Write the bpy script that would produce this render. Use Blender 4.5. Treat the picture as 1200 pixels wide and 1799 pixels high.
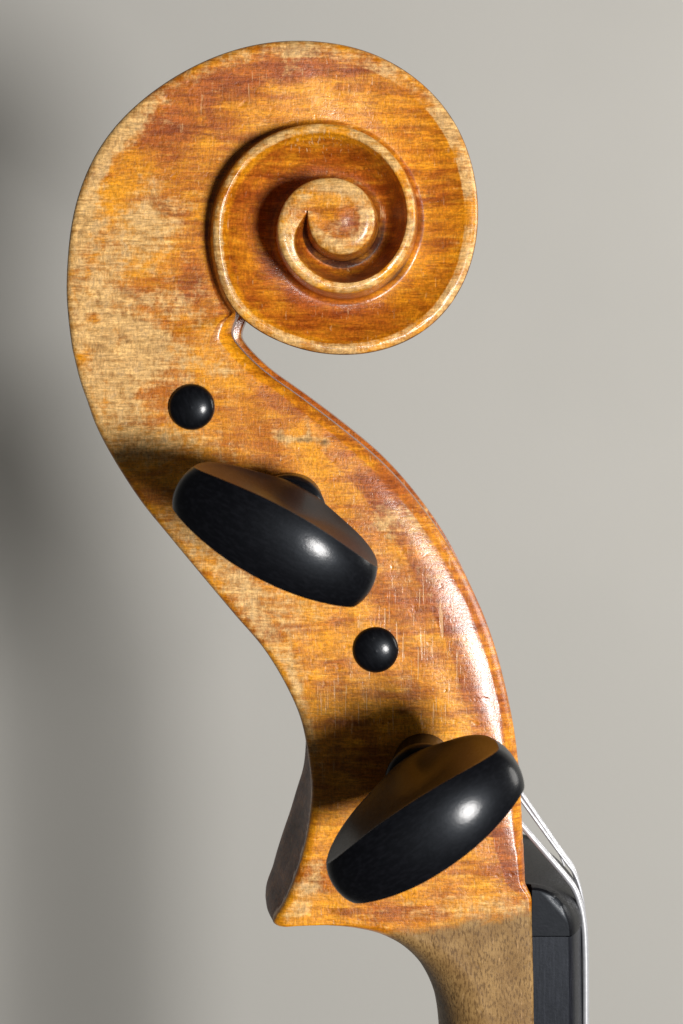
import bpy, bmesh, math
import numpy as np
from mathutils import Vector, Matrix

S = bpy.context.scene
for o in list(bpy.data.objects): bpy.data.objects.remove(o)

# ------------------------------------------------------------------ camera, world, lamps
PX = 14.0            # trace units per millimetre on the plane of the near cheek
CX, CY = 640.0, 620.0
D = 220.0            # camera to cheek, mm
MM = 0.001

cam_d = bpy.data.cameras.new('camera'); cam = bpy.data.objects.new('camera', cam_d)
S.collection.objects.link(cam); S.camera = cam
cam.location = (0, -D*MM, 0); cam.rotation_euler = (math.radians(90), 0, 0)
cam_d.sensor_fit = 'HORIZONTAL'; cam_d.sensor_width = 36.0
cam_d.lens = 36.0*D/(1200.0/PX)
cam_d.shift_x = (600-CX)/1200.0
cam_d.shift_y = -(899.5-CY)/1200.0
cam_d.clip_start = 0.01; cam_d.clip_end = 20
cam_d.dof.use_dof = True; cam_d.dof.focus_distance = (D-1)*MM; cam_d.dof.aperture_fstop = 75

w = bpy.data.worlds.new('World'); S.world = w; w.use_nodes = True
bg = w.node_tree.nodes['Background']
bg.inputs[0].default_value = (1.0, 0.95, 0.90, 1); bg.inputs[1].default_value = 0.045

def lamp(name, loc, target, size, power, col, size_y=None):
    l = bpy.data.lights.new(name, 'AREA'); l.energy = power; l.color = col
    l.shape = 'DISK'; l.size = size
    if size_y: l.shape = 'RECTANGLE'; l.size_y = size_y
    o = bpy.data.objects.new(name, l); S.collection.objects.link(o)
    o.location = loc
    o.rotation_euler = (Vector(target)-Vector(loc)).to_track_quat('-Z', 'Y').to_euler()
    return o
# key: a small diffused lamp, to the right of and a little below the scroll
lamp('key_lamp', (0.262, -0.60, -0.082), (0, 0, -0.02), 0.15, 6.0, (1.0, 0.97, 0.94))
# added fill light that brightens the wall, out of view off to the right behind the plane of the scroll
lamp('wall_fill', (0.62, 0.02, 0.10), (0.02, 0.20, 0.0), 0.30, 2.3, (1.0, 0.96, 0.895))

S.view_settings.view_transform = 'Standard'; S.view_settings.look = 'None'
S.view_settings.exposure = 0.0; S.view_settings.gamma = 1.0
S.render.engine = 'CYCLES'

# ------------------------------------------------------------------ node helpers
class NT:
    def __init__(s, name):
        s.m = bpy.data.materials.new(name); s.m.use_nodes = True
        s.t = s.m.node_tree; s.N = s.t.nodes; s.L = s.t.links
        s.b = s.N['Principled BSDF']
    def new(s, t, **k):
        n = s.N.new(t)
        for a, v in k.items(): setattr(n, a, v)
        return n
    def put(s, sock, v):
        if isinstance(v, bpy.types.NodeSocket): s.L.new(v, sock)
        elif isinstance(v, (tuple, list)) and len(v) == 3 and sock.type == 'RGBA': sock.default_value = (*v, 1)
        else: sock.default_value = v
    def math(s, op, a, b=0.0, c=0.0, clamp=False):
        n = s.new('ShaderNodeMath', operation=op, use_clamp=clamp)
        s.put(n.inputs[0], a); s.put(n.inputs[1], b); s.put(n.inputs[2], c); return n.outputs[0]
    def mix(s, f, a, b, mode='MIX'):
        n = s.new('ShaderNodeMix', data_type='RGBA', blend_type=mode)
        s.put(n.inputs[0], f); s.put(n.inputs[6], a); s.put(n.inputs[7], b); return n.outputs[2]
    def step(s, v, lo, hi, a=0.0, b=1.0):
        n = s.new('ShaderNodeMapRange', interpolation_type='SMOOTHSTEP')
        s.put(n.inputs[0], v); s.put(n.inputs[1], lo); s.put(n.inputs[2], hi); s.put(n.inputs[3], a); s.put(n.inputs[4], b)
        return n.outputs[0]
    def coord(s, off=(0, 0, 0)):
        tc = s.new('ShaderNodeTexCoord'); mp = s.new('ShaderNodeMapping')
        mp.inputs['Scale'].default_value = (1000, 1000, 1000); mp.inputs['Location'].default_value = off
        s.L.new(tc.outputs['Object'], mp.inputs[0]); return mp.outputs[0]
    def noise(s, P, sc=(1, 1, 1), scale=1.0, detail=3.0, rough=0.5, dist=0.0, loc=(0, 0, 0), rot=0.0):
        mp = s.new('ShaderNodeMapping'); mp.inputs['Scale'].default_value = sc
        mp.inputs['Location'].default_value = loc; mp.inputs['Rotation'].default_value = (0, rot, 0)
        s.L.new(P, mp.inputs[0])
        n = s.new('ShaderNodeTexNoise'); s.L.new(mp.outputs[0], n.inputs['Vector'])
        n.inputs['Scale'].default_value = scale; n.inputs['Detail'].default_value = detail
        n.inputs['Roughness'].default_value = rough; n.inputs['Distortion'].default_value = dist
        return n.outputs[0]
    def attr(s, name):
        n = s.new('ShaderNodeAttribute', attribute_name=name); return n.outputs['Fac']
    def bump(s, h, dist, strength=1.0, nrm=None):
        n = s.new('ShaderNodeBump'); s.put(n.inputs['Strength'], strength)
        n.inputs['Distance'].default_value = dist; s.put(n.inputs['Height'], h)
        if nrm: s.L.new(nrm, n.inputs['Normal'])
        return n.outputs[0]

BASE = np.array([(850-CX)/PX, 12.0, (CY-3400)/PX])      # foot of the neck stub, mm
OFF = tuple(BASE)

def wood_material(bare):
    k = NT('varnished_maple' if not bare else 'bare_neck_maple')
    P = k.coord(OFF)
    flame = k.noise(P, (0.10, 0.10, 0.85), detail=4, rough=0.62, dist=0.25)
    flame2 = k.noise(P, (0.22, 0.22, 2.1), detail=3, rough=0.6, loc=(31, 4, 7), rot=0.06)
    mott = k.noise(P, (0.28, 0.28, 0.34), detail=5, rough=0.68, dist=0.4, loc=(5, 5, 5))
    fineh = k.noise(P, (0.8, 0.8, 4.6), detail=3, rough=0.7, loc=(3, 0, 9))
    finev = k.noise(P, (4.3, 1.5, 0.9), detail=3, rough=0.7, loc=(8, 2, 1))
    speck = k.noise(P, (2.6, 2.6, 2.6), detail=4, rough=0.75, loc=(1, 12, 1))
    wear = k.attr('wear'); red = k.attr('red'); dirt_shade = k.attr('dirt_shade'); bareA = k.attr('bare')
    # two coats of varnish over figured maple
    cloud = k.noise(P, (0.085, 0.085, 0.11), detail=4, rough=0.6, dist=0.6, loc=(2, 9, 4))
    cv = k.math('ADD', k.math('MULTIPLY', cloud, 0.56), k.math('MULTIPLY', flame, 0.44))
    c = k.mix(k.step(cv, 0.40, 0.60), (0.41, 0.115, 0.003), (0.73, 0.285, 0.008))
    c = k.mix(k.math('MULTIPLY', k.step(flame2, 0.48, 0.74), k.step(cv, 0.42, 0.62, 0.15, 0.65)), c, (0.90, 0.44, 0.034))
    rf = k.math('ADD', red, k.math('MULTIPLY', k.math('SUBTRACT', cloud, 0.5), -1.3))
    rf = k.math('ADD', rf, k.math('MULTIPLY', k.math('SUBTRACT', mott, 0.5), 1.1))
    rf = k.math('ADD', rf, k.math('MULTIPLY', k.math('SUBTRACT', flame2, 0.5), -0.5))
    rf = k.step(rf, 0.05, 0.85)
    c = k.mix(k.math('MULTIPLY', rf, 0.88), c, k.mix(k.step(flame, 0.33, 0.67), (0.21, 0.036, 0.004), (0.40, 0.092, 0.010)))
    # worn-through patches
    mott2 = k.noise(P, (0.9, 0.9, 0.75), detail=4, rough=0.65, dist=0.3, loc=(15, 2, 6))
    wf = k.math('ADD', wear, k.math('MULTIPLY', k.math('SUBTRACT', mott, 0.5), 1.5))
    wf = k.math('ADD', wf, k.math('MULTIPLY', k.math('SUBTRACT', mott2, 0.5), 1.6))
    wf = k.math('ADD', wf, k.math('MULTIPLY', k.math('SUBTRACT', flame2, 0.5), 0.8))
    wf = k.math('ADD', wf, k.math('MULTIPLY', k.math('SUBTRACT', speck, 0.5), 0.5))
    wf = k.step(wf, 0.14, 1.06)
    tan = k.mix(k.step(k.math('ADD', k.math('MULTIPLY', flame2, 0.5), k.math('MULTIPLY', mott2, 0.5)), 0.34, 0.66), (0.37, 0.210, 0.072), (0.88, 0.560, 0.215))
    tan = k.mix(k.step(mott2, 0.52, 0.70, 0.0, 0.6), tan, (0.38, 0.25, 0.125))
    c = k.mix(k.math('MULTIPLY', wf, 0.88), c, tan)
    # grime and bruises, plus shade painted into recesses, edges and the back
    df = k.step(k.math('ADD', dirt_shade, k.math('MULTIPLY', k.math('SUBTRACT', mott, 0.5), 0.7)), 0.25, 0.85)
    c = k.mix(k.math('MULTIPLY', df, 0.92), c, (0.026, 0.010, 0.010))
    # fine figure: short vertical grain crossed by horizontal rays
    amp = k.noise(P, (0.35, 0.35, 0.5), detail=2, loc=(7, 7, 2))
    gv = k.step(finev, 0.30, 0.68, 0.74, 1.20); gh = k.step(fineh, 0.30, 0.70, 0.66, 1.32)
    av = k.step(amp, 0.38, 0.62, 0.25, 1.0); ah = k.step(amp, 0.35, 0.65, 1.0, 0.4)
    gv = k.math('ADD', 1.0, k.math('MULTIPLY', k.math('SUBTRACT', gv, 1.0), av))
    gh = k.math('ADD', 1.0, k.math('MULTIPLY', k.math('SUBTRACT', gh, 1.0), ah))
    g = k.math('MULTIPLY', k.math('MULTIPLY', gv, gh), k.step(speck, 0.30, 0.70, 0.78, 1.22))
    # bare neck wood
    pores = k.noise(P, (4.6, 2.5, 1.15), detail=3, rough=0.7, loc=(2, 2, 2), rot=0.12)
    bc = k.mix(k.step(mott, 0.3, 0.7), (0.23, 0.130, 0.045), (0.35, 0.212, 0.080))
    bc = k.mix(k.step(pores, 0.53, 0.38, 0.0, 0.74), bc, (0.09, 0.045, 0.015))
    bf = k.step(k.math('ADD', bareA, k.math('MULTIPLY', k.math('SUBTRACT', mott, 0.5), 0.9)), 0.25, 0.75)
    cc = k.new('ShaderNodeCombineColor')
    for i in range(3): k.put(cc.inputs[i], g)
    c = k.mix(1.0, c, cc.outputs[0], 'MULTIPLY')
    c = k.mix(bf, c, bc)
    k.put(k.b.inputs['Base Color'], c)
    # gloss: shiny varnish, duller where worn and on the neck
    ro = k.mix(k.math('MAXIMUM', k.math('MULTIPLY', wf, 0.7), bf), (0.40,)*3, (0.56,)*3)
    k.put(k.b.inputs['Roughness'], k.math('ADD', ro, k.math('MULTIPLY', k.math('SUBTRACT', speck, 0.5), 0.25)))
    k.put(k.b.inputs['Specular IOR Level'], k.math('SUBTRACT', 0.24, k.math('MULTIPLY', df, 0.18)))
    k.put(k.b.inputs['Coat Weight'], k.math('SUBTRACT', k.step(dirt_shade, 0.30, 0.58, 0.62, 0.06), k.math('MULTIPLY', k.math('MAXIMUM', k.math('MULTIPLY', wf, 0.35), bf), 0.55), clamp=True))
    k.put(k.b.inputs['Coat Roughness'], k.step(speck, 0.3, 0.7, 0.13, 0.24))
    sn = k.noise(P, (3.4, 1.0, 0.16), detail=2, rough=0.5, loc=(6, 1, 2), rot=-0.30)
    sn2 = k.noise(P, (2.8, 1.0, 0.22), detail=2, rough=0.5, loc=(1, 8, 5), rot=0.75)
    sk = k.attr('scratch')
    sc = k.math('MULTIPLY', k.step(sn, 0.615, 0.66), k.step(k.math('ADD', sk, k.math('MULTIPLY', k.math('SUBTRACT', mott, 0.5), 0.8)), 0.12, 0.5))
    sc2 = k.math('MULTIPLY', k.step(sn2, 0.65, 0.68), k.step(mott2, 0.48, 0.62))
    sc = k.math('MAXIMUM', sc, k.math('MULTIPLY', sc2, 0.6))
    c2 = k.mix(k.math('MULTIPLY', sc, 0.55), c, (0.80, 0.50, 0.24)); k.put(k.b.inputs['Base Color'], c2)
    # fine relief: crazing, grain, dents
    vo = k.new('ShaderNodeTexVoronoi', feature='DISTANCE_TO_EDGE'); k.L.new(P, vo.inputs['Vector']); vo.inputs['Scale'].default_value = 1.5
    dn = k.noise(P, (0.7, 0.7, 0.7), detail=2, rough=0.5, loc=(27, 3, 13))
    dents = k.step(dn, 0.20, 0.38)
    h = k.math('ADD', k.math('MULTIPLY', fineh, 0.5), k.math('MULTIPLY', finev, 0.28))
    h = k.math('ADD', h, k.math('MULTIPLY', speck, 0.9))
    h = k.math('ADD', h, k.math('MULTIPLY', dents, 1.0)); h = k.math('SUBTRACT', h, k.math('MULTIPLY', sc, 0.5))
    h = k.math('ADD', h, k.math('MULTIPLY', k.step(vo.outputs[0], 0.0, 0.06), 0.10))
    nn = k.bump(h, 0.00008, 0.8)
    k.put(k.b.inputs['Normal'], nn)
    k.put(k.b.inputs['Coat Normal'], k.bump(h, 0.000026, 0.8))
    return k.m

def ebony_material(name, base=(0.011, 0.011, 0.014), rough=0.30, coat=0.35, vert=False, brown=0.0, spec=0.26):
    k = NT(name); P = k.coord()
    sp = k.noise(P, (3.2, 3.2, 3.2), detail=4, rough=0.7)
    big = k.noise(P, (0.25, 0.25, 0.25), detail=3, loc=(9, 3, 1))
    gr = k.noise(P, (3.4, 3.4, 0.35) if vert else (0.8, 2.8, 2.8), detail=2, rough=0.6)
    c = k.mix(k.step(gr, 0.4, 0.75), base, tuple(v*1.8+0.0012 for v in base))
    c = k.mix(k.step(big, 0.45, 0.75, 0.0, brown), c, (0.060, 0.026, 0.010))
    k.put(k.b.inputs['Base Color'], c)
    k.put(k.b.inputs['Roughness'], k.step(sp, 0.3, 0.7, rough-0.02, rough+0.05))
    k.b.inputs['Coat Weight'].default_value = coat; k.b.inputs['Coat Roughness'].default_value = 0.17; k.b.inputs['Specular IOR Level'].default_value = spec; k.b.inputs['Coat Tint'].default_value = (0.86, 0.92, 1.0, 1); k.b.inputs['Specular Tint'].default_value = (0.80, 0.89, 1.0, 1)
    sc = k.noise(P, (1.1, 1.1, 1.1), detail=2, rough=0.5, loc=(4, 4, 4))
    h = k.math('ADD', sp, k.math('MULTIPLY', gr, 0.8 if vert else 0.35))
    h = k.math('ADD', h, k.math('MULTIPLY', sc, 0.7))
    nn = k.bump(h, 0.000009, 0.9)
    k.put(k.b.inputs['Normal'], nn); k.put(k.b.inputs['Coat Normal'], nn)
    return k.m

def string_material(name, col, rough):
    k = NT(name); P = k.coord()
    wv = k.new('ShaderNodeTexWave', wave_type='BANDS', bands_direction='Z'); k.L.new(P, wv.inputs['Vector']); wv.inputs['Scale'].default_value = 1.6
    n = k.noise(P, (1.5, 1.5, 1.5), detail=2)
    k.put(k.b.inputs['Base Color'], k.mix(k.step(n, 0.3, 0.7), col, tuple(v*0.8 for v in col)))
    k.b.inputs['Metallic'].default_value = 0.45; k.put(k.b.inputs['Roughness'], k.step(n, 0.3, 0.7, rough, rough+0.12))
    k.put(k.b.inputs['Normal'], k.bump(wv.outputs['Fac'], 0.000002, 0.4))
    return k.m

def wall_material():
    k = NT('wall_paint'); P = k.coord()
    a = k.noise(P, (0.006, 0.006, 0.006), detail=4, rough=0.55)
    f = k.noise(P, (0.9, 0.9, 0.9), detail=3)
    k.put(k.b.inputs['Base Color'], k.mix(k.step(a, 0.35, 0.65), (0.525, 0.52, 0.49), (0.555, 0.548, 0.517)))
    k.b.inputs['Roughness'].default_value = 0.85
    k.put(k.b.inputs['Normal'], k.bump(f, 0.0001, 0.4))
    return k.m

# ------------------------------------------------------------------ geometry helpers
def unp(px, py, z):
    """point seen at trace position (px, py) and standing z mm in front of the cheek plane -> plane mm"""
    f = (D-z)/D
    return np.array([(px-CX)/PX*f, (CY-py)/PX*f])

def link(name, verts, faces, mat, parent=None, smooth=True, attrs=None, recalc=True, loc=None, merge=0):
    me = bpy.data.meshes.new(name)
    v = np.asarray(verts, float)*MM
    me.from_pydata([tuple(p) for p in v], [], [tuple(f) for f in faces])
    if attrs:
        for n, a in attrs.items():
            at = me.attributes.new(n, 'FLOAT', 'POINT'); at.data.foreach_set('value', np.asarray(a, np.float32))
    bm = bmesh.new(); bm.from_mesh(me)
    if merge: bmesh.ops.remove_doubles(bm, verts=bm.verts, dist=merge*MM)
    if recalc: bmesh.ops.recalc_face_normals(bm, faces=bm.faces)
    bm.to_mesh(me); bm.free()
    if smooth: me.polygons.foreach_set('use_smooth', [True]*len(me.polygons))
    me.materials.append(mat)
    o = bpy.data.objects.new(name, me); S.collection.objects.link(o)
    if parent: o.parent = parent
    if loc is not None: o.location = tuple(np.asarray(loc)*MM)
    return o

def grid_faces(nr, nc, off=0, wrap_r=False, wrap_c=False):
    f = []
    for i in range(nr if wrap_r else nr-1):
        for j in range(nc if wrap_c else nc-1):
            a = off+i*nc+j; b = off+i*nc+(j+1) % nc
            i2 = (i+1) % nr
            f.append((a, b, off+i2*nc+(j+1) % nc, off+i2*nc+j))
    return f

def ss(x, a, b):
    t = np.clip((np.asarray(x, float)-a)/(b-a), 0, 1); return t*t*(3-2*t)

def cubic(xk, yk):
    """natural cubic spline through (xk, yk)"""
    xk = np.asarray(xk, float); yk = np.asarray(yk, float); n = len(xk); h = np.diff(xk)
    A = np.zeros((n, n)); r = np.zeros(n); A[0, 0] = A[-1, -1] = 1
    for i in range(1, n-1):
        A[i, i-1] = h[i-1]; A[i, i] = 2*(h[i-1]+h[i]); A[i, i+1] = h[i]
        r[i] = 3*((yk[i+1]-yk[i])/h[i]-(yk[i]-yk[i-1])/h[i-1])
    c = np.linalg.solve(A, r)
    def f(x):
        x = np.atleast_1d(np.asarray(x, float)); i = np.clip(np.searchsorted(xk, x)-1, 0, n-2)
        d = x-xk[i]; b = (yk[i+1]-yk[i])/h[i]-h[i]*(2*c[i]+c[i+1])/3
        return yk[i]+b*d+c[i]*d*d+(c[i+1]-c[i])/(3*h[i])*d**3
    return f

def catmull(P, i, t):
    """centripetal Catmull-Rom between P[i] and P[i+1]"""
    P = np.asarray(P, float); n = len(P)
    p0 = P[i-1] if i > 0 else 2*P[0]-P[1]
    p3 = P[i+2] if i+2 < n else 2*P[-1]-P[-2]
    p1, p2 = P[i], P[i+1]
    k = lambda a, b: max(np.linalg.norm(b-a)**0.5, 1e-6)
    t0 = 0; t1 = t0+k(p0, p1); t2 = t1+k(p1, p2); t3 = t2+k(p2, p3); u = t1+(t2-t1)*t
    A1 = (t1-u)/(t1-t0)*p0+(u-t0)/(t1-t0)*p1; A2 = (t2-u)/(t2-t1)*p1+(u-t1)/(t2-t1)*p2
    A3 = (t3-u)/(t3-t2)*p2+(u-t2)/(t3-t2)*p3
    B1 = (t2-u)/(t2-t0)*A1+(u-t0)/(t2-t0)*A2; B2 = (t3-u)/(t3-t1)*A2+(u-t1)/(t3-t1)*A3
    return (t2-u)/(t2-t1)*B1+(u-t1)/(t2-t1)*B2

# ------------------------------------------------------------------ wall
WALL_Y = 262.0
wv = []
for z in (-700, 700):
    for x in (-900, 900): wv.append((x, WALL_Y, z))
wv2 = [(x, WALL_Y+12, z) for (x, _, z) in wv]
wall = link('wall', wv+wv2, [(0, 1, 3, 2), (4, 6, 7, 5), (0, 4, 5, 1), (2, 3, 7, 6), (0, 2, 6, 4), (1, 5, 7, 3)], wall_material(), smooth=False)
wall['kind'] = 'structure'

# ------------------------------------------------------------------ the violin head
violin = bpy.data.objects.new('violin', None); S.collection.objects.link(violin)
violin.location = tuple(BASE*MM); violin.empty_display_size = 0.01
violin['label'] = 'old violin scroll and pegbox in worn amber varnish with black ebony pegs before grey wall'
violin['category'] = 'violin'

ZM = -12.0            # mid-plane of the head
EYE = (597.0, 382.0)

# outline of the volute, from the back of the pegbox inward to the eye
SP = [(117,517),(118,480),(121,450),(128,383),(143,323),(170,267),(200,223),(240,185),(287,150),(340,118),(393,95),(450,79),(517,73),
 (563,74),(600,79),(650,93),(703,118),(743,150),(777,183),(803,223),(823,270),(833,317),(838,370),(837,417),(829,455),(812,500),
 (785,545),(750,579),(700,605),(650,619),(615,623),(567,620),(517,608),(467,587),(430,565),(407,543),(395,518),(386,493),(378,457),(374,407),(378,363),
 (393,320),(417,283),(450,253),(490,232),(530,221),(563,218),(603,222),(643,235),(677,260),(703,293),(722,330),(730,370),(729,403),
 (720,433),(700,467),(673,493),(643,510),(610,516),(577,513),(543,500),(517,478),(497,450),(487,417),(488,387),(500,357),(520,333),
 (547,318),(573,314),(603,318),(633,333),(652,360),(658,390),(652,417),(633,437),(603,449),(577,443),(553,423),(543,397),(541,370)]
SP = [(128,617),(121,565)]+SP
ZR = cubic([-30, 40, 90, 180, 250, 300, 330, 360, 450, 540, 630, 720, 760, 840, 920, 1000, 1100], [0, -0.6, -1.2, -0.9, 0.5, 2.0, 3.0, 3.6, 4.8, 5.8, 7.0, 8.5, 8.9, 9.0, 9.0, 9.0, 9.0])
def crad(th):          # roundness of the rim
    th = np.asarray(th, float)
    c = np.interp(th, [-30, 90, 180, 300, 400, 700, 1040, 1092], [0.9, 0.9, 0.9, 0.9, 0.85, 0.8, 0.8, 0.05])
    return c
def scr_ang(px, py):   # clockwise on the picture, left = 0
    return math.degrees(math.atan2(-(py-EYE[1]), -(px-EYE[0])))
# unwrap
ths = []; prev = None
for p in SP:
    a = scr_ang(*p)
    if prev is not None:
        while a < prev-180: a += 360
        while a > prev+180: a -= 360
    ths.append(a); prev = a
CE = unp(EYE[0], EYE[1], 9.0)
pts = np.array([unp(px, py, float(ZR(t)[0]-crad(t))) for (px, py), t in zip(SP, ths)])
rel = pts-CE
wr = np.hypot(rel[:, 0], rel[:, 1]); wth = []
prev = None
for r_ in rel:
    a = math.degrees(math.atan2(r_[1], -r_[0]))
    if prev is not None:
        while a < prev-180: a += 360
        while a > prev+180: a -= 360
    wth.append(a); prev = a
wth = np.array(wth)
assert (np.diff(wth) > 0).all(), wth
# light smoothing of the traced radii
wr_s = wr.copy()
for _ in range(2):
    t = wr_s.copy()
    for i in range(2, len(wr)-2):
        a = (wth[i]-wth[i-1])/(wth[i+1]-wth[i-1]); t[i] = 0.5*wr_s[i]+0.5*(wr_s[i-1]*(1-a)+wr_s[i+1]*a)
    wr_s = t
Rf = cubic(wth, wr_s)
def rim_pt(th):
    r = float(Rf(th)[0]); a = math.radians(th); return CE+np.array([-math.cos(a)*r, math.sin(a)*r])
TH_END = wth[-1]; dth = 1.5
nrow = int((TH_END-(360-41.5))/dth); A0 = TH_END-nrow*dth      # throat angle, aligned with the end
alphas = A0+np.arange(nrow+1)*dth
TH_S = wth[0]

# segments across the strip
nEA, nRIM, nINT, nFIL, nWALL = 9, 9, 44, 9, 16
def prof_scroll(w, zA, zB, depth, cA, cB, rimw, lean, fr, p):
    d = []; z = []
    for j in range(nEA):
        t = j/(nEA-1)*math.pi/2; d.append(cA*(1-math.cos(t))); z.append(zA-cA*(1-math.sin(t)))
    for j in range(1, nRIM+1):
        u = j/nRIM; d.append(cA+rimw*u); z.append(zA-0.10*min(depth, 1)*u*u)
    d1 = cA+rimw; d2 = max(w-lean-fr, d1+0.02); zs = z[-1]; dep = depth-(zA-zs)
    for j in range(1, nINT+1):
        u = j/nINT; u = u**1.25
        e = 0.06; g = (1-(1-u)**p)
        g = g*ss(u, -e, e*1.5) if u < e*1.5 else g
        d.append(d1+(d2-d1)*u); z.append(zs-dep*g)
    zf = z[-1]
    for j in range(1, nFIL+1):
        t = j/nFIL*math.pi/2; d.append(d2+(w-lean-d2)*math.sin(t)); z.append(zf+fr*(1-math.cos(t)))
    zw = z[-1]; ze = zB-cB
    for j in range(1, nWALL+1):
        u = j/nWALL; d.append(w-lean+lean*u**1.5); z.append(zw+(ze-zw)*u)
    return np.array(d), np.array(z)
def prof_peg(w, z0, wA, hA, wF, hF, gw, gh):
    d = []; z = []
    for j in range(nEA):
        t = j/(nEA-1)*math.pi/2; d.append(wA*(1-math.cos(t))); z.append(z0-hA*(1-math.sin(t)))
    xs = wA; xe = w-gw-wF
    for j in range(1, nRIM+nINT+1):
        u = j/(nRIM+nINT); d.append(xs+(xe-xs)*u); z.append(z0)
    for j in range(1, nFIL+1):
        u = j/nFIL; d.append(xe+gw*u); z.append(z0-gh*u**3.2)
    for j in range(1, nWALL+1):
        t = j/nWALL*math.pi/2; d.append(w-wF+wF*(0.55*j/nWALL+0.45*math.sin(t))); z.append(z0-gh-hF*(0.55*j/nWALL+0.45*(1-math.cos(t))))
    return np.array(d), np.array(z)
NC = nEA+nRIM+nINT+nFIL+nWALL

rows = []       # each: dict(A, B, d, z, th or None, kind)
# --- neck and pegbox rows, from the foot up to the throat
AF = [((127,617),(402,548)),((140,667),(401,575)),((153,703),(410,597)),((168,745),(455,645)),((195,798),(530,700)),((247,879),(605,757)),
 ((297,941),(673,815)),((355,1011),(732,880)),((413,1080),(790,961)),((464,1140),(838,1053)),((505,1208),(866,1125)),((529,1265),(888,1206)),
 ((542,1332),(903,1280)),((547,1387),(909,1325)),((544,1425),(912,1355)),((535,1479),(915,1400)),((516,1540),(917,1440)),((499,1580),(918,1462)),
 ((483,1605),(919,1480)),((479,1617),(920,1490)),((488,1624),(920,1500)),((513,1623),(921,1515)),((562,1621),(922,1535)),((611,1622),(923,1552)),
 ((660,1631),(933,1575)),((699,1648),(934,1600)),((727,1671),(934.5,1630)),((748,1702),(936,1680)),((762,1738),(937,1730)),((770,1775),(937.5,1775)),
 ((776,1850),(939,1850)),((783,2000),(941,2000)),((793,2400),(946,2400)),((803,3400),(960,3400))]
idxs = list(range(len(AF)))
I_ = lambda v, xs, ys: float(np.interp(v, xs, ys))
def z0_of(u): return I_(u, [0, 4, 12, 20, 33], [0, 0, 0.3, 1.0, 1.3])
def wA_of(u): return I_(u, [0, 6, 11, 15, 22, 24, 27, 33], [0.9, 1.0, 1.0, 1.3, 2.0, 3.5, 6.0, 6.5])
def hA_of(u): return I_(u, [0, 6, 11, 15, 22, 24, 27, 33], [0.9, 1.0, 1.0, 1.3, 2.0, 4.5, 10.5, 12.0])
def hF_of(u): return I_(u, [0, 0.4, 1.5, 3, 6, 22, 24, 33], [1.0, 1.4, 1.8, 1.6, 1.3, 1.2, 0.4, 0.4])
def wF_of(u): return I_(u, [0, 0.4, 1.5, 3, 6, 14, 20, 22, 24, 33], [1.0, 1.3, 1.5, 1.4, 1.6, 1.4, 0.9, 0.8, 0.4, 0.4])
def gw_of(u): return I_(u, [0, 3, 6, 9, 13, 16, 22, 24, 33], [0.7, 2.0, 3.5, 4.6, 4.2, 3, 2, 0.6, 0.6])
def gh_of(u): return I_(u, [0, 3, 6, 8, 13, 16, 22, 24, 33], [0.1, 0.15, 0.26, 0.38, 0.33, 0.12, 0.05, 0.02, 0.02])
throatB = rim_pt(A0); outA0 = rim_pt(TH_S)
uu = []
for i in range(len(AF)-1):
    L = max(np.linalg.norm(np.subtract(AF[i][0], AF[i+1][0])), np.linalg.norm(np.subtract(AF[i][1], AF[i+1][1])))/PX
    n = max(3, int(L/(0.45 if i < 30 else 1.5)))
    uu += [i+k/n for k in range(n)]
uu.append(len(AF)-1)
Apx = [a for a, f in AF]; Fpx = [f for a, f in AF]
def peg_row(u):
    i = min(int(u), len(AF)-2); t = u-i
    a = catmull(Apx, i, t); f = catmull(Fpx, i, t)
    z0 = z0_of(u)
    A = unp(a[0], a[1], z0-hA_of(u)); F = unp(f[0], f[1], z0-hF_of(u)-gh_of(u))
    return A, F
A_0, F_0 = peg_row(0)
for u in uu[::-1]:
    A, F = peg_row(u)
    k = ss(u, 2.0, 0.0)                        # ease into the exact volute points at the throat
    A = A+(outA0-A_0)*k; F = F+(throatB-F_0)*k
    wd = np.linalg.norm(F-A)
    d, z = prof_peg(wd, z0_of(u), wA_of(u), hA_of(u), wF_of(u), hF_of(u), gw_of(u), gh_of(u))
    rows.append(dict(A=A, B=F, d=d, z=z, u=u, th=None))
# --- volute rows
def depth_of(th): return float(np.interp(th, [-30, 20, 60, 90, 135, 180, 230, 270, 300, 330, 360, 450, 520, 620, 680, 705, 727], [0.25, 0.3, 0.5, 1.0, 1.6, 2.0, 2.6, 3.1, 3.6, 4.1, 4.5, 5.0, 5.2, 5.4, 4.0, 2.2, 0.05]))
def rim_of(th): return float(np.interp(th, [-30, 60, 120, 180, 270, 360, 450, 540, 600, 640, 727], [1.0, 1.2, 1.1, 0.7, 0.35, 0.3, 0.3, 0.25, 0.3, 0.5, 1.1]))
nv = len(alphas)
for q, al in enumerate(alphas):
    if al-360 < 45:
        t = (al-A0)/(405-A0); tho = TH_S+(45-TH_S)*t
    else: tho = al-360
    A = rim_pt(tho); B = rim_pt(al)
    wd = np.linalg.norm(B-A)
    zA = float(ZR(tho)[0]); zB = float(ZR(al)[0]); cA = float(crad(tho)); cB = float(crad(al))
    taper = float(ss(TH_END-al, 0, 45))
    lean = 0.04+0.45*taper; fr = 0.04+0.8*taper
    dep = max(depth_of(tho), 0.03); rw = rim_of(tho); rw += (wd-cA-lean-fr-0.1-rw)*(1-float(ss(TH_END-al, 0, 55)))
    p = I_(tho, [-30, 60, 150, 270, 400, 727], [1.0, 1.0, 1.3, 1.6, 1.9, 2.0])
    d, z = prof_scroll(wd, zA, zB, dep, cA, cB, rw, lean, fr, p)
    rows.append(dict(A=A, B=B, d=d, z=z, u=None, th=tho, al=al))
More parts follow.
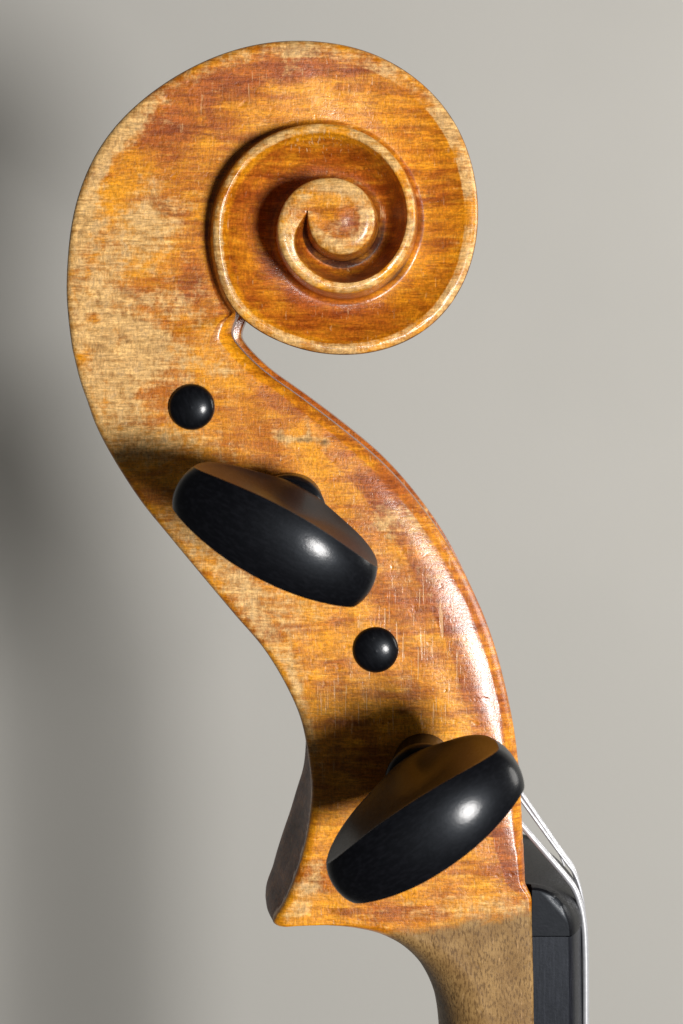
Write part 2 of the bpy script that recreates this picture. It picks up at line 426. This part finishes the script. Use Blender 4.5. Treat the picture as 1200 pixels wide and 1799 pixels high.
# blend profiles at the throat so that the pegbox face runs into the wall of the second turn
first = next(i for i, r in enumerate(rows) if r['u'] is None)
ref = rows[first]
for r in rows[:first]:
    if r['u'] < 0.5:
        k = float(ss(r['u'], 0.5, 0.0)); wr_ = np.linalg.norm(r['B']-r['A'])/np.linalg.norm(ref['B']-ref['A'])
        r['d'] = r['d']*(1-k)+ref['d']*wr_*k; r['z'] = r['z']*(1-k)+ref['z']*k
for r in rows[first:]:       # and the scoop only deepens once past the throat
    k = float(ss(r['al'], A0, A0+50))

G = np.zeros((len(rows), NC, 3))
for i, r in enumerate(rows):
    dv = (r['B']-r['A']); n = np.linalg.norm(dv); e = dv/n
    G[i, :, 0] = r['A'][0]+e[0]*r['d']; G[i, :, 2] = r['A'][1]+e[1]*r['d']; G[i, :, 1] = -r['z']
    # exact ends
    G[i, -1, 0], G[i, -1, 2] = r['B']
NR = len(rows)

# hand-carved unevenness of the flat faces
def wob(x, y, s, seed):
    return (np.sin(x*s+seed)*np.sin(y*s*1.3+seed*2.1)+np.sin(x*s*2.3+y*s*1.1+seed*3))*0.5
V = []; F = []; tag = []      # tag: 0 face, 1 outer back, 2 front/cavity
colseg = np.concatenate([np.full(nEA, 0), np.full(nRIM, 1), np.full(nINT, 2), np.full(nFIL, 3), np.full(nWALL, 4)])
inner = np.zeros((NR, NC)); inner[:, nEA:NC-nWALL] = 1
G[:, :, 1] -= 0.045*wob(G[:, :, 0], G[:, :, 2], 0.55, 1.0)*inner
V = G.reshape(-1, 3).tolist(); faces = grid_faces(NR, NC)
meta = []      # (row, col, segment)
for i in range(NR):
    for j in range(NC): meta.append((i, j, colseg[j]))
# --- cap over the eye (last turn)
capi = [i for i in range(first, NR) if rows[i]['al'] >= TH_END-360-1e-6]
nCap = 26; off = len(V)
for i in capi:
    r = rows[i]; P = r['B']; al = r['al']; c = float(crad(al)); zt = float(ZR(al)[0])
    L = np.linalg.norm(CE-P); e = (CE-P)/L
    cw = c*(1+0.7*float(ss(TH_END-al, 20, 90)))
    for j in range(nCap):
        if j < 9:
            t = j/8*math.pi/2; d = cw*(1-math.cos(t)); z = zt-c*(1-math.sin(t))
        else:
            u = (j-8)/(nCap-9); d = cw+(L-cw)*u; z = zt*(1-u)+9.0*u+0.10*float(ss(u, 0, 0.6))-0.13*float(ss(u, 0.1, 0.45))*float(ss(u, 0.95, 0.5))
        q = P+e*d; V.append([q[0], -float(z), q[1]]); meta.append((i, j, 5))
faces += grid_faces(len(capi), nCap, off)
# --- the row that closes: last strip row joins the cap's first row region (already flush)

# --- outer back surface (neck, chin, back, over the top, round to the throat)
def perp_out(k):       # outward normal of the outer curve in the plane
    a = rows[max(k-1, 0)]['A']; b = rows[min(k+1, len(outer)-1)]['A']
    t = (b-a)/np.linalg.norm(b-a); return np.array([-t[1], t[0]])
outer = [i for i in range(NR) if rows[i]['u'] is not None or rows[i]['th'] < A0+1e-6]
nB = 18; off = len(V)
AA = np.array([rows[k]['A'] for k in outer]); arc = np.concatenate([[0], np.cumsum(np.linalg.norm(np.diff(AA, axis=0), axis=1))])
PV = np.array([I_(rows[k]['u'], [0, 11, 12, 14, 15.5, 17, 18.5, 21, 24, 26, 33], [0, 0, 0.7, 2.1, 2.7, 2.4, 1.5, 0.8, 0.6, 0.15, 0.1]) if rows[k]['u'] is not None else 0 for k in outer])
NV = np.array([perp_out(k) for k in outer])
def arc_smooth(a, sig):
    o = np.zeros_like(a)
    for i in range(len(arc)):
        m = np.abs(arc-arc[i]) < 3*sig
        w_ = np.exp(-((arc[m]-arc[i])/sig)**2)*np.gradient(arc)[m]
        o[i] = (w_@a[m])/w_.sum()
    return o
PV = arc_smooth(PV, 2.6)
sg_ = np.array([(-1 if (np.dot(NV[i], rows[k]['B']-rows[k]['A']) > 0) else 1) for i, k in enumerate(outer)])
NV = arc_smooth(NV*sg_[:, None], 1.3); NV /= np.linalg.norm(NV, axis=1)[:, None]
for ki, k in enumerate(outer):
    r = rows[k]; n = NV[ki]
    if r['u'] is None:
        n = (r['A']-CE)/np.linalg.norm(r['A']-CE)
    if r['u'] is not None:
        u = r['u']
        p = PV[ki]
        fl = I_(u, [0, 10, 13, 17, 19, 33], [0.9, 0.9, 0.5, 0.35, 0, 0])
    else:
        p = 0; fl = I_(r['th'], [-30, 90, 250, A0-25, A0], [0.9, 0.9, 0.8, 0.4, 0])
    zs = r['z'][0]
    for j in range(nB):
        v = j/(nB-1); z = zs+(ZM-zs)*v
        o = p*math.sin(v*math.pi/2)-fl*math.sin(math.pi*v)**1.3
        q = r['A']+n*o
        V.append([q[0], -z, q[1]]); meta.append((k, j, 6))
faces += grid_faces(len(outer), nB, off)
# --- front surface and cavity
front = [i for i in range(NR) if rows[i]['u'] is not None]+[first]
segs = 20; off = len(V)
for k in front:
    r = rows[k]; u = r['u'] if r['u'] is not None else 0
    zs = r['z'][-1]; e = (r['A']-r['B']); L = np.linalg.norm(e); e = e/L
    cav = I_(u, [0, 0.15, 1.4, 3.2, 18, 21, 22.5, 33], [0.4, 2.2, 2.6, 9, 13, 10, 0, 0]); cav = min(cav, 0.6*L)
    zt = zs+(z0_of(u)-5.2-zs)
    for j in range(segs):
        if j < 6: q = r['B'].copy(); z = zs+(zt-zs)*j/5
        elif j < 14: t = (j-5)/8; q = r['B']+e*cav*t; z = zt-0.6*t
        else: t = (j-13)/6; q = r['B']+e*cav; z = zt-0.6+(ZM-zt+0.6)*t
        V.append([q[0], -z, q[1]]); meta.append((k, j, 7))
faces += grid_faces(len(front), segs, off)

V = np.array(V); meta = np.array(meta)
# picture-plane positions of every vertex, used to place wear and varnish
f_ = D/(D+V[:, 1]); ix = CX+V[:, 0]*PX*f_; iy = CY-V[:, 2]*PX*f_
def blobs(L):
    a = np.zeros(len(V))
    for (x, y, rx, ry, amt, *rot) in L:
        an = math.radians(rot[0]) if rot else 0
        dx = ix-x; dy = iy-y; X = dx*math.cos(an)+dy*math.sin(an); Y = -dx*math.sin(an)+dy*math.cos(an)
        a = a+amt*np.exp(-((X/rx)**2+(Y/ry)**2))
    return a
seg = meta[:, 2]; col = meta[:, 1]
rowu = np.array([(-1 if rows[int(i)]['u'] is None else rows[int(i)]['u']) for i in meta[:, 0]])
rowth = np.array([(-999 if rows[int(i)]['th'] is None else rows[int(i)]['th']) for i in meta[:, 0]])
rowal = np.array([(rows[int(i)].get('al', -999)) for i in meta[:, 0]])
wear = blobs([(190,590,110,150,.95),(262,390,55,62,1.0),(170,450,40,90,.5),(290,600,110,75,.7),(190,700,60,60,.55),(275,775,130,46,.7),(155,330,26,110,.7,15),
 (235,215,26,110,.7,42),(330,925,50,60,.8),(400,1010,70,40,.45,40),(480,1060,110,40,.6,25),(700,915,60,32,.8),(492,765,14,12,1.),(530,772,30,7,1.),(570,778,14,8,1.),(541,750,5,18,.9),(395,655,18,10,.8),(510,120,20,40,.5),(775,960,20,70,.4,-28),
 (478,1130,26,80,.7,-35),(545,1560,22,60,.8,20),(532,1250,14,80,.8,-15),(505,1605,30,14,.4),(700,1010,80,50,.25),(620,1190,120,50,.15),(860,1595,140,26,.7),(597,330,40,14,.4),(597,382,75,75,.1)])
# rims worn through to pale wood
is_rim = np.where(seg == 0, np.clip(col/3., 0, 1), np.where(seg == 1, 1.0, np.where((seg == 2), np.clip(1-(col-nEA-nRIM)/3., 0, 1), 0)))
rim_amt = np.interp(rowth, [-998, -30, 40, 80, 130, 300, 727, 1100], [0, 0.2, 0.35, 0.65, 1.0, 0.9, 0.95, 0.9])
rim_amt = rim_amt*(0.80+0.28*np.sin(np.radians(rowth)*5.3+1)+0.22*np.sin(np.radians(rowth)*13.1+2.2))
wear = wear-blobs([(165,560,16,12,.7),(150,625,14,18,.6),(205,605,10,34,.7),(250,545,40,12,.6),(300,570,40,14,.6),(240,500,60,14,.5),(330,600,30,20,.5),(270,690,30,20,.4),(185,700,10,30,.5),(260,745,60,10,.35),(160,470,16,30,.4),(205,330,20,30,.4)])
wear = wear+np.where(rowu < 0, is_rim*rim_amt, 0)
wear = wear+np.where(seg == 5, np.interp(col, [0, 3, 9, 12, 25], [0.3, 0.75, 0.65, 0.15, -0.05]), 0)
wear = wear-np.where((seg == 4) & (rowu >= 0), 0.5, 0)
wear = wear+np.where((seg == 4) & (rowu < 0), np.interp(col, [NC-5, NC-1], [0, .55]), 0)
floor = np.where((rowth > 150) & (seg == 2), np.clip((col-nEA-nRIM-3)/6., 0, 1)*np.interp(rowth, [150, 270, 400], [0, .55, .75]), 0)
wear = wear-floor*0.7
red = blobs([(310,230,100,60,.85,-40),(450,135,150,38,.8,-8),(620,130,110,30,.5,12),(770,330,50,140,.5),(345,520,45,90,.7),(385,545,20,20,.6),(200,440,20,60,.35),
 (560,690,110,30,.35,38),(690,860,70,40,.6,40),(740,1070,110,50,.45),(600,1210,150,30,.3),(640,1290,110,50,.45),(880,1510,40,50,.45),(860,1200,30,120,.25),(560,1150,60,40,.4),
 (600,1600,140,14,.45),(560,1480,16,90,.25),(330,430,36,80,.35),(615,395,30,22,.8)])
red = red+floor*0.9+np.where((seg == 3) | ((seg == 4) & (rowu < 0)), 0.5, 0)+np.where((seg == 4) & (rowu >= 0), 0.30, 0)+np.where((seg >= 6), 0.85, 0)
red = red-blobs([(560,165,120,26,.5),(300,640,120,60,.3),(690,190,70,30,.5),(430,720,80,40,.3),(620,380,36,50,.0)])
dirt_shade = blobs([(690,450,26,46,.55),(625,480,60,16,.5),(600,545,80,10,.35),(740,400,8,40,.3),(700,905,34,16,.34),(650,915,18,10,.25),(492,765,12,9,.55),(530,773,32,7,.58),(570,778,14,8,.58),(541,750,5,18,.55),(345,805,0.1,0.1,0),(300,132,8,5,.6),(294,180,7,5,.6),(402,145,7,10,.5),(583,108,5,7,.6),(480,112,5,7,.4),(395,165,4,6,.4),(640,130,8,3,.4),(776,215,5,8,.5),(845,1060,5,4,.5)])
dirt_shade = np.where(seg == 5, dirt_shade*0, dirt_shade)*np.where((seg <= 1) & (rowu < 0), 0.1, 1)
dirt_shade = dirt_shade+np.where((seg == 3), np.interp(rowth, [-998, 60, 200, 500, 700], [0, .1, .25, .5, .8]), 0)+np.where((seg == 4) & (rowu < 0), np.interp(col, [NC-16, NC-10, NC-5], [.5, .3, 0]), 0)  # shade painted along the channel bottom and the foot of the inner wall
dirt_shade = dirt_shade+np.where((seg == 2) & (rowth > 300), np.clip((col-nEA-nRIM-26)/18., 0, 1)**1.5*np.interp(rowth, [300, 360, 500, 727], [0, .45, .38, .3]), 0)  # channel shadow painted in, deepening toward the inner wall
dirt_shade = dirt_shade+np.where(seg == 6, 0.30, 0)+np.where((seg == 6) & (rowu > 11) & (rowu < 20), 0.28, 0)+np.where((seg == 0) & (col < 4) & (rowth > -100) & (rowth < 330), 0.35, 0)  # painted shade on the back and chin, and along the volute edge
dirt_shade = dirt_shade+0.55*np.exp(-((np.hypot(ix-337, iy-715)-40)/4.0)**2)+0.5*np.exp(-((np.hypot(ix-660, iy-1141)-40)/4.0)**2)+np.where((seg == 7), 0.12, 0)
dirt_shade = dirt_shade+np.where((seg == 0) & (col < 3), 0.35, 0)*np.where(rowu > 24, 0, 1)  # outer edge that turns from the lamp painted darker
bare = ss(iy+0.16*(ix-700), 1600, 1675)*ss(ix, 630, 700)
bare = np.where(iy > 1720, 1, bare)
dirt_shade = dirt_shade*(1-bare)
scratch = blobs([(740,1130,70,110,.8),(650,1230,120,60,.5),(560,1330,50,60,.4),(430,150,80,40,.4),(560,250,60,25,.7),(850,1480,60,60,.3)])
attrs = dict(scratch=scratch, wear=wear, red=red, dirt_shade=dirt_shade, bare=bare)

# both halves; the far half mirrors the near half about the mid-plane
Vm = V.copy(); Vm[:, 1] = 2*(-ZM)-V[:, 1]
nV = len(V)
allV = np.vstack([V, Vm])-BASE
allF = faces+[tuple(nV+i for i in f[::-1]) for f in faces]
allA = {k: np.concatenate([a, a]) for k, a in attrs.items()}
ROWSPLIT = 25.5
isneck = np.concatenate([rowu > ROWSPLIT]*2)
def sub(sel):
    fs = [f for f in allF if all(isneck[i] for i in f) == sel]
    used = sorted({i for f in fs for i in f}); mp = {a: b for b, a in enumerate(used)}
    return allV[used], [tuple(mp[i] for i in f) for f in fs], {k: a[used] for k, a in allA.items()}
mw = wood_material(False)
v_, f_s, a_ = sub(False)
head = link('scroll_and_pegbox', v_, f_s, mw, violin, attrs=a_, merge=0.004)
v_, f_s, a_ = sub(True)
neck = link('neck', v_, f_s, mw, violin, attrs=a_, merge=0.004)
bm = bmesh.new(); bm.from_mesh(neck.data)
zl = min(v.co.z for v in bm.verts)
ed = [e for e in bm.edges if e.is_boundary and all(abs(v.co.z-zl) < 2e-4 for v in e.verts)]
try: bmesh.ops.holes_fill(bm, edges=ed, sides=0)
except Exception as ex: print(ex)
bm.to_mesh(neck.data); bm.free()
neck['label'] = 'bare unvarnished maple neck'

# ------------------------------------------------------------------ nut, fingerboard
NF, NN = 1.0, -25.0      # near and far ends
def harch(z):            # height of the playing surface (trace units) across the width
    t = (z-ZM)/(NF-ZM); return 1002+42*(1-abs(t)**2.3)
def wpx(x, y): return ((x-CX)/PX, (CY-y)/PX)
eb = ebony_material('ebony_peg', base=(0.0022, 0.0023, 0.0032), rough=0.40, coat=0.32, brown=0.0, spec=0.12)
ebn = ebony_material('ebony_nut', base=(0.003, 0.003, 0.004), rough=0.42, coat=0.06, spec=0.2)
ebf = ebony_material('ebony_board', base=(0.0075, 0.008, 0.011), rough=0.38, coat=0.05, vert=True)
def bar(name, y0, y1, mat, quarter, drop=0.0, inset=0.3):
    vs = []; nz = 41; ring = None
    for kz in range(nz):
        z = NF-inset+(NN-NF+2*inset)*kz/(nz-1); e = min(kz, nz-1-kz); rr = 0.35 if e == 0 else (0.1 if e == 1 else 0)
        if e == 1: z = (NF-inset-0.25) if kz == 1 else (NN+inset+0.25)
        h = harch(min(max(z, NN), NF))-drop
        pr = []
        if quarter:
            n = 22
            x0 = 933.8 if (z > NF-1.6 or z < NN+1.6) else 917.0
            for j in range(n+1):
                t = j/n*math.pi/2; pr.append((x0+(h-x0-4)*math.sin(t)**0.95+4*math.sin(t), y0+(y1-y0)*(1-math.cos(t)**0.95)))
            pr.append((x0, y1))
        else:
            pr = [(934.5, y0), (h-5, y0)]
            for j in range(1, 7):
                t = j/6*math.pi/2; pr.append((h-5+5*math.sin(t), y0+0.5+(0)*(1-math.cos(t))))
            m = 40
            for j in range(1, m+1): pr.append((h+(y1-y0)*0.012*j/m, y0+(y1-y0)*j/m))
            pr.append((950.5, y1)); 
            for j in range(m-1, 0, -1): pr.append((934.5+16*(j/m), y0+(y1-y0)*j/m))
        cx_ = sum(p[0] for p in pr)/len(pr)
        for (x, y) in pr:
            sx = rr*PX if x > cx_ else 0
            X, Z = wpx(x-sx, y+(rr*PX if (quarter and y < y0+30) else 0)); vs.append((X, -z, Z))
        ring = len(pr)
    vs = np.array(vs)-BASE
    fs = grid_faces(nz, ring, 0, wrap_c=True)
    fs.append(tuple(range(ring))); fs.append(tuple(range((nz-1)*ring, nz*ring))[::-1])
    o = link(name, vs, fs, mat, violin)
    o.data.set_sharp_from_angle(angle=math.radians(32))
    return o
nut = bar('nut', 1556, 1641, ebn, True)
board = bar('fingerboard', 1642.5, 3400, ebf, False, drop=2)
nut['label'] = 'black ebony nut with rounded top'; board['label'] = 'black ebony fingerboard'

# ------------------------------------------------------------------ strings
def tube(name, pts, rad, mat, parent, n=12, closed=False):
    pts = [np.asarray(p, float) for p in pts]; vs = []
    for i, p in enumerate(pts):
        a = pts[max(i-1, 0)]; b = pts[min(i+1, len(pts)-1)]; t = (b-a)/np.linalg.norm(b-a)
        ref = np.array([0, 1., 0]) if abs(t[1]) < 0.9 else np.array([1., 0, 0])
        s = np.cross(t, ref); s /= np.linalg.norm(s); u = np.cross(s, t)
        for k in range(n):
            c = 2*math.pi*k/n; vs.append(p+rad*(s*math.cos(c)+u*math.sin(c)))
    fs = grid_faces(len(pts), n, 0, wrap_c=True); fs += [tuple(range(n)), tuple(range((len(pts)-1)*n, len(pts)*n))[::-1]]
    return link(name, np.array(vs)-BASE, fs, mat, parent)
sm = string_material('silver_winding', (0.52, 0.53, 0.56), 0.36)
PEGS = [((515, 884), 28.5, 1, (-0.035, -0.050)), ((743, 1340), -34, 1, (-0.025, -0.02)), ((337, 715), 75, -1, (0, 0)), ((660, 1141), 60, -1, (0, 0))]
def string(z, peg, rad, turns=5):
    h = harch(z)+rad*PX*0.7
    key = [(h+3+(3400-1668)*0.012-1, 3395), (h+2, 1900), (h, 1668), (h-3.5, 1631), (h-9, 1605), (h-19, 1579), (h-38, 1553)]
    pc = np.array(PEGS[peg][0], float); R = 3.5*PX+rad*PX
    # tangent to the front side of the peg shaft
    p = np.array(key[-1]); dv = pc-p; dist = np.linalg.norm(dv); base = math.atan2(dv[1], dv[0]); off = math.asin(R/dist)
    an = base+off; tl = math.sqrt(dist**2-R**2); tp = p+tl*np.array([math.cos(an), math.sin(an)])
    P3 = []
    kk = [np.array(q, float) for q in key]+[tp]
    for i in range(len(kk)-2):
        n = 8 if i > 1 else 4
        for j in range(n):
            q = catmull(kk, i, j/n); P3.append((q[0], q[1], z))
    for j in range(12):
        q = kk[-2]+(tp-kk[-2])*j/12; P3.append((q[0], q[1], z))
    a0 = math.atan2(tp[1]-pc[1], tp[0]-pc[0])
    for j in range(turns*28):
        a = a0-2*math.pi*j/28; P3.append((pc[0]+R*math.cos(a), pc[1]+R*math.sin(a), z-rad*2.05*j/28*(1 if z > ZM else -1)))
    pts3 = [(*wpx(x, y), zz) for x, y, zz in P3]
    pts3 = [(X, -zz, Z) for X, Z, zz in pts3]
    return tube('string', pts3, rad, sm, violin)
s1 = string(-4.2, 1, 0.42, 2); s1['label'] = 'silver string nearest the viewer, bent over the nut'
s2 = string(-10.8, 2, 0.22, 2); s3 = string(-14.4, 3, 0.34, 2); s4 = string(-19.8, 0, 0.14, 2)

# ------------------------------------------------------------------ tuning pegs
def peg_head_mesh():
    """thumb piece: local z along the shaft, x the long axis, y the thickness; mm, crown at z=32"""
    zb, zt, hw = 9.3, 32.0, 11.95; zc = 21.0; ze = 26.2
    nph = 120; out = []
    for k in range(nph):
        a = 2*math.pi*k/nph; s = math.sin(a); c = math.cos(a)
        if c >= 0:   # shallow crown with a tight turn at each end
            x = hw*math.copysign(abs(s)**0.62, s); z = ze+(zt-ze-2.1*(x/hw)**2)*abs(c)**0.66
        else:        # sides falling in to the shaft
            x = hw*math.copysign(abs(s)**0.92, s); z = ze-(ze-zb)*abs(c)**0.95
        out.append((x, z, a))
    vs = []; rings = []
    def T(a):
        c = math.cos(a); x = abs(math.sin(a))**0.62 if c > 0 else abs(math.sin(a))**0.92
        return 2.55+(1.55 if c > 0 else 0.75)*(1-x**2.0)
    # across the rim: from +y edge to -y edge
    nr = 13
    R = []
    for j in range(nr):
        v = -1+2*j/(nr-1); ring = []
        for (x, z, a) in out:
            t = T(a); L = math.hypot(x, z-zc); ex, ez = (x/L, (z-zc)/L)
            bulge = 0.70*(1-abs(v)**2.2)
            edge = -0.0
            ring.append((x+ex*(bulge-0.5), v*t*(0.985 if abs(v) == 1 else 1), z+ez*(bulge-0.5)))
        R.append(ring)
    # broad sides, dished
    def side(sg):
        rr = []
        for q in (0.985, 0.955, 0.9, 0.82, 0.72, 0.6, 0.46, 0.32, 0.16):
            ring = []
            for (x, z, a) in out:
                t = T(a); L = math.hypot(x, z-zc); k = (L-0.5)/L*q
                X = x*k; Z = zc+(z-zc)*k
                edge = t; dish = 2.1+0.2*0
                e = (1-q)/0.62
                sm_ = 1-min(1, e)**1.0
                y = dish+(edge-dish)*(max(0, sm_)**1.9)
                if q == 0.985: y = edge*0.992
                if q == 0.955: y = edge*0.965
                # spine swelling toward the shaft
                sp = math.exp(-(X/3.6)**2)*max(0, min(1, (19.5-Z)/9.0))**1.2
                y = max(y, y+(3.9-y)*sp*0.95)
                ring.append((X, sg*y, Z))
            rr.append(ring)
        return rr
    plus = side(1); minus = side(-1)
    seq = plus[::-1]+[r for r in R[::-1]]+minus
    for r in seq: vs += r
    n = nph; fs = grid_faces(len(seq), n, 0, wrap_c=True)
    vs.append((0, 2.1, zc)); vs.append((0, -2.1, zc)); a = len(vs)-2
    for k in range(n):
        fs.append((a, (k+1) % n, k)); b = (len(seq)-1)*n; fs.append((a+1, b+k, b+(k+1) % n))
    return np.array(vs), fs
def lathe(prof, n=56):
    vs = []; 
    for (r, z) in prof:
        for k in range(n): a = 2*math.pi*k/n; vs.append((r*math.cos(a), r*math.sin(a), z))
    fs = grid_faces(len(prof), n, 0, wrap_c=True)
    return vs, fs
hv, hf = peg_head_mesh()
cv, cf = lathe([(2.9, 10.2), (3.4, 10.2), (4.1, 9.8), (4.6, 9.2), (4.7, 8.6), (4.5, 8.1), (4.1, 7.8), (3.8, 7.4)])
sprof = [(3.8, 8.6), (3.8, 4), (3.75, 0), (3.6, -12), (3.0, -24.2)]
# the far tip is the little black dome seen beside the other pegs
tip = [(2.86, -25.2)]+[(2.86*math.cos(t), -25.2-1.15*math.sin(t)) for t in np.linspace(0.05, math.pi/2*0.985, 12)]
sv, sf = lathe(sprof+tip+[(0.001, -26.36)])
proto = None
def make_peg(i, pc, ang, side, tilt):
    global proto
    X, Z = wpx(*pc)
    z0 = 0.35 if side > 0 else 2*ZM-0.95
    if proto is None:
        h = link('tuning_peg', hv, hf, eb, violin); h.data.set_sharp_from_angle(angle=math.radians(36))
        c = link('collar', cv, cf, eb, h, loc=(0, 0, 0)); s = link('shaft', sv, sf, eb, h, loc=(0, 0, 0))
        c.data.set_sharp_from_angle(angle=math.radians(60))
        proto = (h, c, s)
    else:
        h = proto[0].copy(); S.collection.objects.link(h)
        for q in proto[1:]:
            cc = q.copy(); S.collection.objects.link(cc); cc.parent = h
    h.location = tuple((np.array([X, -z0, Z])-BASE)*MM)
    # local z points at the viewer (world -y) for near pegs, away for far ones
    zax = Vector((tilt[0], -side, tilt[1])).normalized()
    a = math.radians(ang); xax = Vector((math.cos(a), 0, -math.sin(a))); xax = (xax-zax*xax.dot(zax)).normalized()
    yax = zax.cross(xax)
    h.rotation_euler = Matrix((xax, yax, zax)).transposed().to_euler()
    return h
for i, (pc, ang, side, tilt) in enumerate(PEGS):
    h = make_peg(i, pc, ang, side, tilt)
    h['group'] = 'ebony tuning pegs'
    h['label'] = ['near peg whose head tilts down to the right, below the upper black peg tip', 'near peg whose head tilts up to the right, beside the nut',
                  'far-side peg showing only its small domed tip below the scroll', 'far-side peg showing only its small domed tip between the two near pegs'][i]
